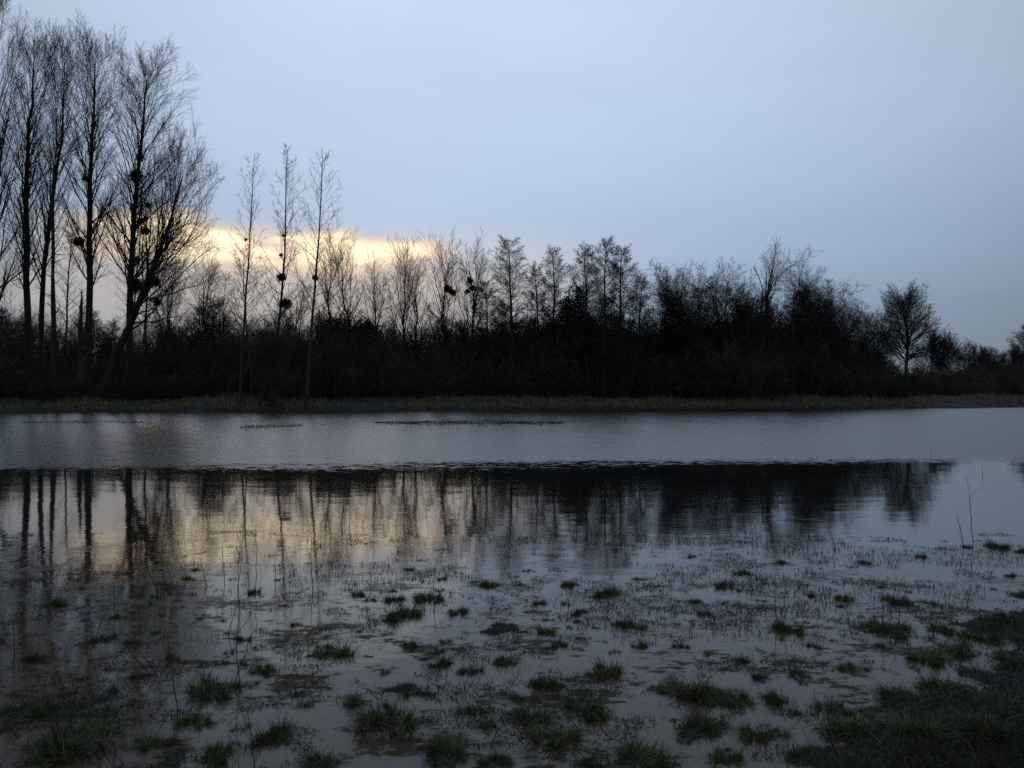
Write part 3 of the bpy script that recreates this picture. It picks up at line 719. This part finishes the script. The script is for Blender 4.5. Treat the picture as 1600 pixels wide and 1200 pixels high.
# drowned grass strips out in the water
def strip(px0, px1, py, label, n, hh, seed, spread=.5):
    rs = np.random.RandomState(seed)
    px = rs.uniform(px0, px1, n); cx, cy = on_water((px0+px1)/2, py)
    xx = (px-800)/F*cy; u = (px-px0)/(px1-px0)
    yv = cy+rs.randn(n)*spread*(.15+np.sin(u*3.14))*(1+1.2*vnoise(px*.05, px*0+seed))+1.6*vnoise(px*.012, px*0+.3)
    ok = rs.rand(n) < .35+1.6*np.clip(vnoise(px*.06+seed, yv*.8)+.25, 0, 1)
    root_x = cx
    v, q = blades(rs, xx[ok]-cx, yv[ok]-cy, np.full(ok.sum(), -.02), hh*(.4+rs.rand(ok.sum())), .5+.9*rs.rand(ok.sum()), .012+.02*rs.rand(ok.sum()))
    o = link('grass_strip', mesh_from('grass_strip', v, q, M_DEAD)); o.location = (cx, cy, 0)
    tag(o, label, 'grass strip', 'dark grass strips breaking the surface of the open water')
strip(585, 880, 661, 'longest dark strip of drowned grass in the middle of the open water', 14000, .13, 1, 2.0)
strip(385, 470, 666, 'short dark strip of drowned grass left of the longest one', 2400, .11, 2, 1.3)
strip(35, 235, 660, 'faint strip of drowned grass out in the water on the left', 3800, .10, 3, 1.2)
for k, (a_, b2_, yy_, lb) in enumerate([(965, 978, 656, 'small dark tuft in open water left of the small tuft pair'), (1068, 1078, 658, 'tiny dark tuft in open water below the round-domed trees')]):
    strip(a_, b2_, yy_, lb, 90, .14, 6+k, .15)
# a tuft sticking up near the left strip
# ------------------------------------------------------------ tussocks in the shallows
def tussock_arrays(seed, r=.16):
    rs = np.random.RandomState(seed)
    k, m = 36, 8; V = []; Q = []
    el_ = rs.uniform(.65, 1.0); ph = rs.rand()*6.28
    for j in range(m+1):
        s = j/m
        for i in range(k):
            a = i/k*6.283
            rr = r*(1-s)*(1+1.5*float(vnoise(np.array([math.cos(a)*2.1+seed*3.3]), np.array([math.sin(a)*2.1]))[0]))
            zz = .17*r*(1-(1-s)**2.0)+.035*r*rs.randn()*(0 < s < 1)
            V.append((math.cos(a)*rr, math.sin(a)*rr*el_, -.012+zz))
    for j in range(m):
        for i in range(k): Q.append((j*k+i, j*k+(i+1) % k, (j+1)*k+(i+1) % k, (j+1)*k+i))
    # tufts: blades spring from a few crowns and fall over in their own direction
    X_, Y_, Z_, H_, L_, A_ = [], [], [], [], [], []
    for c in range(rs.randint(9, 15)):
        ca = rs.rand()*6.28; cr = rs.rand()**.6*r*.85; n = rs.randint(30, 75); comb = ca+rs.randn()*.8
        X_.append(math.cos(ca)*cr+rs.randn(n)*r*.10); Y_.append((math.sin(ca)*cr+rs.randn(n)*r*.10)*el_)
        Z_.append(np.full(n, .12*r*(1-(cr/r)**2))); H_.append((.03+.075*rs.rand(n))*rs.uniform(.6, 1.25))
        L_.append(np.clip(rs.uniform(.6, 1.2)+.35*rs.randn(n), .05, 1.45)); A_.append(comb+1.0*rs.randn(n))
    n = 260; a = rs.rand(n)*6.28; q_ = r*.95*rs.rand(n)**.5
    X_.append(np.cos(a)*q_); Y_.append(np.sin(a)*q_*el_); Z_.append(.13*r*(1-(q_/r)**2)); H_.append(.015+.05*rs.rand(n)); L_.append(np.clip(1.1+.35*rs.randn(n), .1, 1.5)); A_.append(a+rs.randn(n))
    # ragged bits round the foot
    n = 260; a = rs.rand(n)*6.28; q_ = r*(.8+.95*rs.rand(n)**1.6)
    X_.append(np.cos(a)*q_*1.15); Y_.append(np.sin(a)*q_*el_); Z_.append(np.full(n, -.004)); H_.append(.012+.05*rs.rand(n)); L_.append(np.clip(1.15+.35*rs.randn(n), .1, 1.5)); A_.append(rs.rand(n)*6.28)
    x, y, z, h, ln, az_ = [np.concatenate(v) for v in (X_, Y_, Z_, H_, L_, A_)]
    bl = blades(rs, x, y, z, h, ln, .0022+.0034*rs.rand(len(x)), 4, az_, .75)
    return (np.array(V), np.array(Q)), bl
TP = []
for k in range(12):
    mv, bl = tussock_arrays(300+k)
    TP.append((mesh_from('mound', *mv, M_MOUND, True), mesh_from('blades', *bl, M_GRASS)))
tfirst = {}
GTU = 'grass tussocks standing in the shallow flood water'
def tussock(px, py, wpx, label=None, hs=1.0, k=None):
    x0, y0 = on_water(px, py); D_ = math.hypot(y0, CAM_H)
    s = (wpx/F*D_)/.34
    k = rnd.randrange(len(TP)) if k is None else k
    z0 = max(-.008, min(gz(x0, y0), .12)-.01)
    rz = rnd.uniform(0, 6.28); sc_ = (s*rnd.uniform(.95, 1.15), s*rnd.uniform(.8, 1.1), min(1.15, s**.7)*.85*hs)
    if k not in tfirst:
        o = empty('grass_tussock', (x0, y0, z0), rz); o.scale = sc_
        link('mound', TP[k][0], o); link('blades', TP[k][1], o); tfirst[k] = o
    else: o = copy_tree(tfirst[k], (x0, y0, z0), rz, sc_)
    tag(o, label or 'small dark grass tussock among many poking out of the shallow flood water', 'tussock', GTU)
BIG = [
 (335, 1080, 100, 'round tussock in muddy water near the lower left, tall stalks above it'),
 (115, 1168, 150, 'large green-tipped tussock at the bottom left with upright stalks'),
 (60, 1108, 110, 'low dark tussock cut close to the left edge above the large green-tipped one'),
 (520, 1022, 78, 'lone spiky tussock in open water left of the middle'),
 (600, 1132, 115, 'drooping yellow-green tussock on the mud, lower middle left'),
 (430, 1150, 95, 'flat dark tussock at the bottom between two muddy pools'),
 (700, 1178, 110, 'shaggy rounded tussock at the bottom edge left of the middle'),
 (500, 1196, 80, 'tussock cut by the bottom edge left of the shaggy rounded one'),
 (628, 964, 80, 'front one of three tussocks huddled in pale water'),
 (613, 938, 46, 'back left one of three tussocks huddled in pale water'),
 (668, 937, 52, 'back right one of three tussocks huddled in pale water'),
 (945, 1052, 78, 'smooth domed tussock alone in water right of the middle'),
 (852, 1072, 62, 'ragged low tussock left of the smooth domed one'),
 (825, 1122, 95, 'yellow-green tussock lying above the big one at the bottom middle'),
 (868, 1165, 115, 'big bright green tussock at the bottom middle'),
 (915, 1112, 90, 'long flat tussock above the small still pool'),
 (1005, 1188, 125, 'wide tussock at the bottom edge right of the small still pool'),
 (1098, 1140, 95, 'peaked dark tussock lower right of the middle'),
 (1100, 1088, 120, 'broad dark tussock with grassy hump, right of the smooth domed one'),
 (1150, 1095, 80, 'right shoulder of the broad humped tussock pair'),
 (1218, 1096, 62, 'spiky upright tussock at the edge of the grassy bank'),
 (1232, 985, 66, 'blackish round tussock with thin stalks, right of the middle'),
 (1385, 985, 95, 'long blackish tussock with a sheaf of stalks, on the right'),
 (1350, 1150, 130, 'tussock with pale arching blades on the bank at lower right'),
]
for x_, y_, w_, lb in BIG: tussock(x_, y_, w_, lb, 1.15)
MED = [(410, 1048, 52), (870, 1010, 46), (1085, 940, 32), (790, 1035, 60), (735, 1050, 50), (690, 1038, 50), (395, 926, 36), (80, 945, 62), (180, 965, 24), (890, 915, 42), (950, 928, 66), (765, 915, 48), (858, 988, 44), (715, 957, 44), (985, 978, 58), (1190, 1060, 40), (1155, 1033, 40), (1250, 1055, 56), (1330, 1045, 54), (1450, 1030, 80), (1540, 1000, 80), (1572, 978, 60), (1512, 855, 26), (1560, 855, 52), (1596, 862, 28), (1580, 900, 26), (1160, 896, 32), (1130, 915, 50), (1320, 936, 46), (1400, 940, 52), (1265, 930, 30), (1500, 1020, 90), (1582, 1040, 80), (745, 1110, 60), (650, 1085, 44), (560, 1100, 60), (300, 1130, 60), (240, 1165, 70), (270, 1030, 40), (215, 1058, 40), (160, 1000, 50), (60, 1030, 60), (205, 1005, 34), (470, 1085, 40), (640, 1010, 44), (905, 958, 34), (845, 942, 34), (1000, 1010, 34), (1060, 1010, 30), (1270, 1010, 34), (1470, 985, 60), (1190, 1150, 80), (1260, 1185, 70), (340, 1185, 90), (1400, 1090, 90), (1480, 1080, 110), (1560, 1110, 110), (1300, 1110, 70), (1450, 1170, 120), (1560, 1180, 120), (770, 1190, 60), (930, 1195, 60), (1130, 1190, 70), (1100, 960, 30), (380, 1000, 36), (295, 905, 24), (245, 932, 22), (640, 890, 20), (690, 905, 24), (560, 930, 30), (1000, 905, 26), (1080, 870, 20), (1220, 880, 26), (1350, 880, 26), (1440, 870, 24)]
for x_, y_, w_ in MED: tussock(x_, y_, w_)
for _ in range(150):
    y_ = rnd.uniform(890, 1195); x_ = rnd.uniform(-20, 1620); tussock(x_, y_, rnd.uniform(12, 44)*(.6+max(0, y_-960)/300), hs=.8)

# ------------------------------------------------------------ grass stuff in the shallows
# thin sprouts standing in the water
rs = np.random.RandomState(88)
pc = []
for _ in range(11000):
    py = 836+abs(rs.randn())*95; px = rs.uniform(-30, 1640)
    wgt = .25 if px < 450 else (.7 if px < 650 else 1.0)
    if py < 870+max(0, (700-px))*.02 and px < 600: wgt *= .3
    lim = 845-22*math.exp(-((px-1150)/350.0)**2)+ (12 if px > 1400 else 0)
    if py < lim or py > 1130 or rs.rand() > wgt: continue
    x_, y_ = on_water(px, py)
    if float(vnoise(np.array([x_*1.3]), np.array([y_*1.3]))[0])+.5*float(vnoise(np.array([x_*4]), np.array([y_*4]))[0]) < .0: continue
    m_ = rs.randint(2, 11)
    pc.append(np.stack([x_+rs.randn(m_)*.03, y_+rs.randn(m_)*.03], -1))
pc = np.concatenate(pc); n = len(pc)
o = link('sprouting_grass', mesh_from('sprouting_grass', *blades(rs, pc[:, 0], pc[:, 1], np.full(n, -.008), .014+.045*rs.rand(n)**1.8, .1+.9*rs.rand(n), .0025+.004*rs.rand(n), 2), M_SPROUT))
tag(o, 'thin green grass blades sprouting through the shallow water', 'grass', kind='stuff')
# grass on every piece of ground that stands clear of the water
n = 330000
y = 2.6+rs.rand(n)**1.2*6.5; x = (rs.rand(n)-.5)*2*(y*.66+.3)
z = height(x, y); keep = z > -.004; x, y, z = x[keep], y[keep], z[keep]; n = len(x)
hgt = (.012+.03*rs.rand(n))*(1+14*np.clip(z, 0, .09)); 
o = link('meadow_grass', mesh_from('meadow_grass', *blades(rs, x, y, z-.003, hgt, .3+1.1*rs.rand(n), .0018+.003*rs.rand(n), 3), M_MATTED))
tag(o, 'matted wet grass on the ground clear of the water', 'grass', kind='stuff')
# longer arching blades over the bank by the camera, straw coloured and green
n = 7000
y = 2.7+rs.rand(n)*3.0; x = (rs.rand(n)-.5)*2*(y*.66+.3); z = height(x, y); keep = (z > .022) & (vnoise(x*3, y*3) > -.12); x, y, z = x[keep], y[keep], z[keep]; n = len(x)
o = link('long_grass', mesh_from('long_grass', *blades(rs, x, y, z, .05+.13*rs.rand(n)**1.6, .5+.7*rs.rand(n), .002+.003*rs.rand(n), 5, droop=1.1), M_GRASS))
tag(o, 'longer arching grass blades over the bank at the lower right', 'grass', kind='stuff')
# dead wisps lying flat on the water
n = 480000
y = 3.0+rs.rand(n)**.9*6.0; x = (rs.rand(n)-.5)*2*(y*.66+.3); z = height(x, y)
pn = .8*fbm(x*2.6+9, y*2.6, 4, .7)+.5*fbm(x*9, y*9, 2)+np.clip(z, -.05, 0)*5
keep = (pn > -.02+.16*sstep(y, 5.5, 8.5)); x, y = x[keep], y[keep]; n = len(x)
o = link('dead_wisps', mesh_from('dead_wisps', *blades(rs, x, y, np.full(n, -.001), .005+.038*rs.rand(n)**2.2, np.clip(1.28+.22*rs.randn(n), .2, 1.53), .0022+.006*rs.rand(n), 2, droop=.05), M_DEAD))
tag(o, 'dead grass wisps floating flat on the shallow water', 'dead grass', kind='stuff')

# ------------------------------------------------------------ dry weed stalks, one object each
def stalk(px, py, tx, ty, label, br=5, seed=0, r=.0022, mt=M_STALK, fork=.3, grp='dry weed stalks standing in the shallows'):
    x0, y0 = on_water(px, py); H = (py-ty)/F*y0*1.02; dx_ = (tx-px)/F*y0
    rs = np.random.RandomState(500+seed)
    P = np.zeros((1, 9, 3)); s = np.linspace(0, 1, 9)
    P[0, :, 0] = dx_*s**1.15+np.cumsum(rs.randn(9))*.008*H; P[0, :, 1] = np.cumsum(rs.randn(9))*.02*H; P[0, :, 2] = H*s-.01
    Rr = (r*(1-.6*s))[None]
    root = empty('weed_stalk', (x0, y0, max(0, gz(x0, y0)))); tag(root, label, 'stalk', grp)
    link('stem', mesh_from('stem', *tubes(P, Rr, 5), mt), root)
    if br:
        Q, QR, L = grow(rs, P, Rr, br, .3, lambda t: R(35)+0*t, lambda t: H*fork*(1.2-.8*t), 4, .08, .15, .7, r*.35)
        Q2, QR2, _ = grow(rs, Q, QR, 2, .3, lambda t: R(40)+0*t, lambda t: .4+0*t, 3, .05, .15, .7, r*.3, plen=L)
        link('side_shoots', mesh_from('side_shoots', *join([tubes(Q, QR, 4), tubes(Q2, QR2, 3)]), mt), root)
    return root
ST = [
 (22, 1042, 24, 960, 'upright stalk close to the left edge above the low tussock', 0),
 (140, 1024, 167, 948, 'stalk leaning right over the mud ridge on the left', 1),
 (246, 1058, 200, 1000, 'stalk leaning steeply left with its twin, near the dark ridge', 0),
 (236, 1058, 196, 1012, 'lower twin of the stalk leaning steeply left', 0),
 (277, 1122, 252, 985, 'long pale-tipped stalk slanting left, right of the large green-tipped tussock', 0),
 (110, 1145, 128, 1062, 'dark stalk rising from the middle of the large green-tipped tussock', 0),
 (92, 1140, 96, 1068, 'thin stalk rising from the left of the large green-tipped tussock', 0),
 (158, 1140, 180, 1082, 'slanting stalk at the right side of the large green-tipped tussock', 1),
 (372, 1072, 378, 868, 'tallest straight stalk above the round tussock at lower left', 2),
 (366, 1072, 392, 990, 'forked stalk leaning right behind the round tussock at lower left', 3),
 (356, 992, 372, 940, 'short stalk above the forked one', 1),
 (398, 1215, 386, 1100, 'kinked stalk rising from the bottom edge at left', 1),
 (180, 962, 178, 905, 'stalk in the small dark clump near the tall trunk reflections', 4),
 (247, 932, 222, 868, 'pair-leaning stalk left of the branched weed', 1),
 (256, 934, 246, 862, 'straight companion of the pair-leaning stalk', 0),
 (292, 905, 268, 855, 'stalk slanting left just before the golden reflection', 1),
 (322, 915, 312, 872, 'thin bowed stalk right of the slanting one', 1),
 (372, 912, 378, 832, 'branched dead weed, the bushiest on the left, before the golden reflection', 9),
 (350, 908, 348, 850, 'smaller branched weed beside the bushiest one', 5),
 (397, 924, 397, 820, 'thin straight stalk on its own little tussock, right of the bushiest weed', 1),
 (432, 905, 430, 858, 'faint stalk in the pale water right of the little tussock', 1),
 (488, 922, 487, 826, 'thin stalk cutting the golden reflection', 0),
 (676, 928, 684, 868, 'single bent stalk right of the three huddled tussocks', 0),
 (902, 812, 898, 752, 'left one of two faint reeds before the dark middle reflection', 0),
 (912, 815, 918, 765, 'right one of two faint reeds before the dark middle reflection', 0),
 (1521, 848, 1513, 748, 'tallest reed on the right, standing in open sky reflection', 2),
 (1508, 856, 1496, 800, 'short reed leaning left beside the tallest reed', 2),
 (1212, 972, 1206, 902, 'stalk rising from the blackish round tussock', 3),
 (1222, 970, 1232, 918, 'lower stalk on the right of the blackish round tussock', 3),
 (1378, 978, 1380, 905, 'left stalk of the sheaf on the long blackish tussock', 5),
 (1390, 978, 1396, 912, 'middle stalk of the sheaf on the long blackish tussock', 5),
 (1402, 978, 1412, 922, 'right stalk of the sheaf on the long blackish tussock', 4),
 (1455, 716, 1455, 700, 'tiny reed tip far out on the right near the ruffled edge', 0),
 (1535, 745, 1535, 722, 'tiny reed far out right of the tallest reed', 0),
]
for k, (a_, b2_, c_, e_, lb, nb) in enumerate(ST):
    stalk(a_, b2_, c_, e_, lb, nb, k, r=.003 if b2_ > 860 else .0038)
# pale stems floating
def floating(px0, px1, py, label, seed):
    rs = np.random.RandomState(900+seed); n = 26
    cx, cy = on_water((px0+px1)/2, py); wd = (px1-px0)/F*cy
    x_ = (rs.rand(n)-.5)*wd; y_ = .05*np.sin(x_*5)+rs.randn(n)*.025
    v, q = blades(rs, x_, y_, np.full(n, .002), .12+.3*rs.rand(n), np.full(n, 1.53), .006+.008*rs.rand(n), 3, np.where(rs.rand(n) > .5, 0, 3.14)+rs.randn(n)*.12, .01)
    o = link('floating_straw', mesh_from('floating_straw', v, q, M_STALKP)); o.location = (cx, cy, 0)
    tag(o, label, 'straw', 'thin rafts of pale straw floating on the water')
floating(328, 395, 831, 'pale straw raft floating across the golden reflection', 1)
floating(848, 945, 828, 'pale straw raft at the foot of the middle dark reflection', 2)
floating(1172, 1210, 805, 'short straw raft on the dark right reflection', 3)
floating(1225, 1280, 812, 'longer straw raft at the lower edge of the dark right reflection', 4)
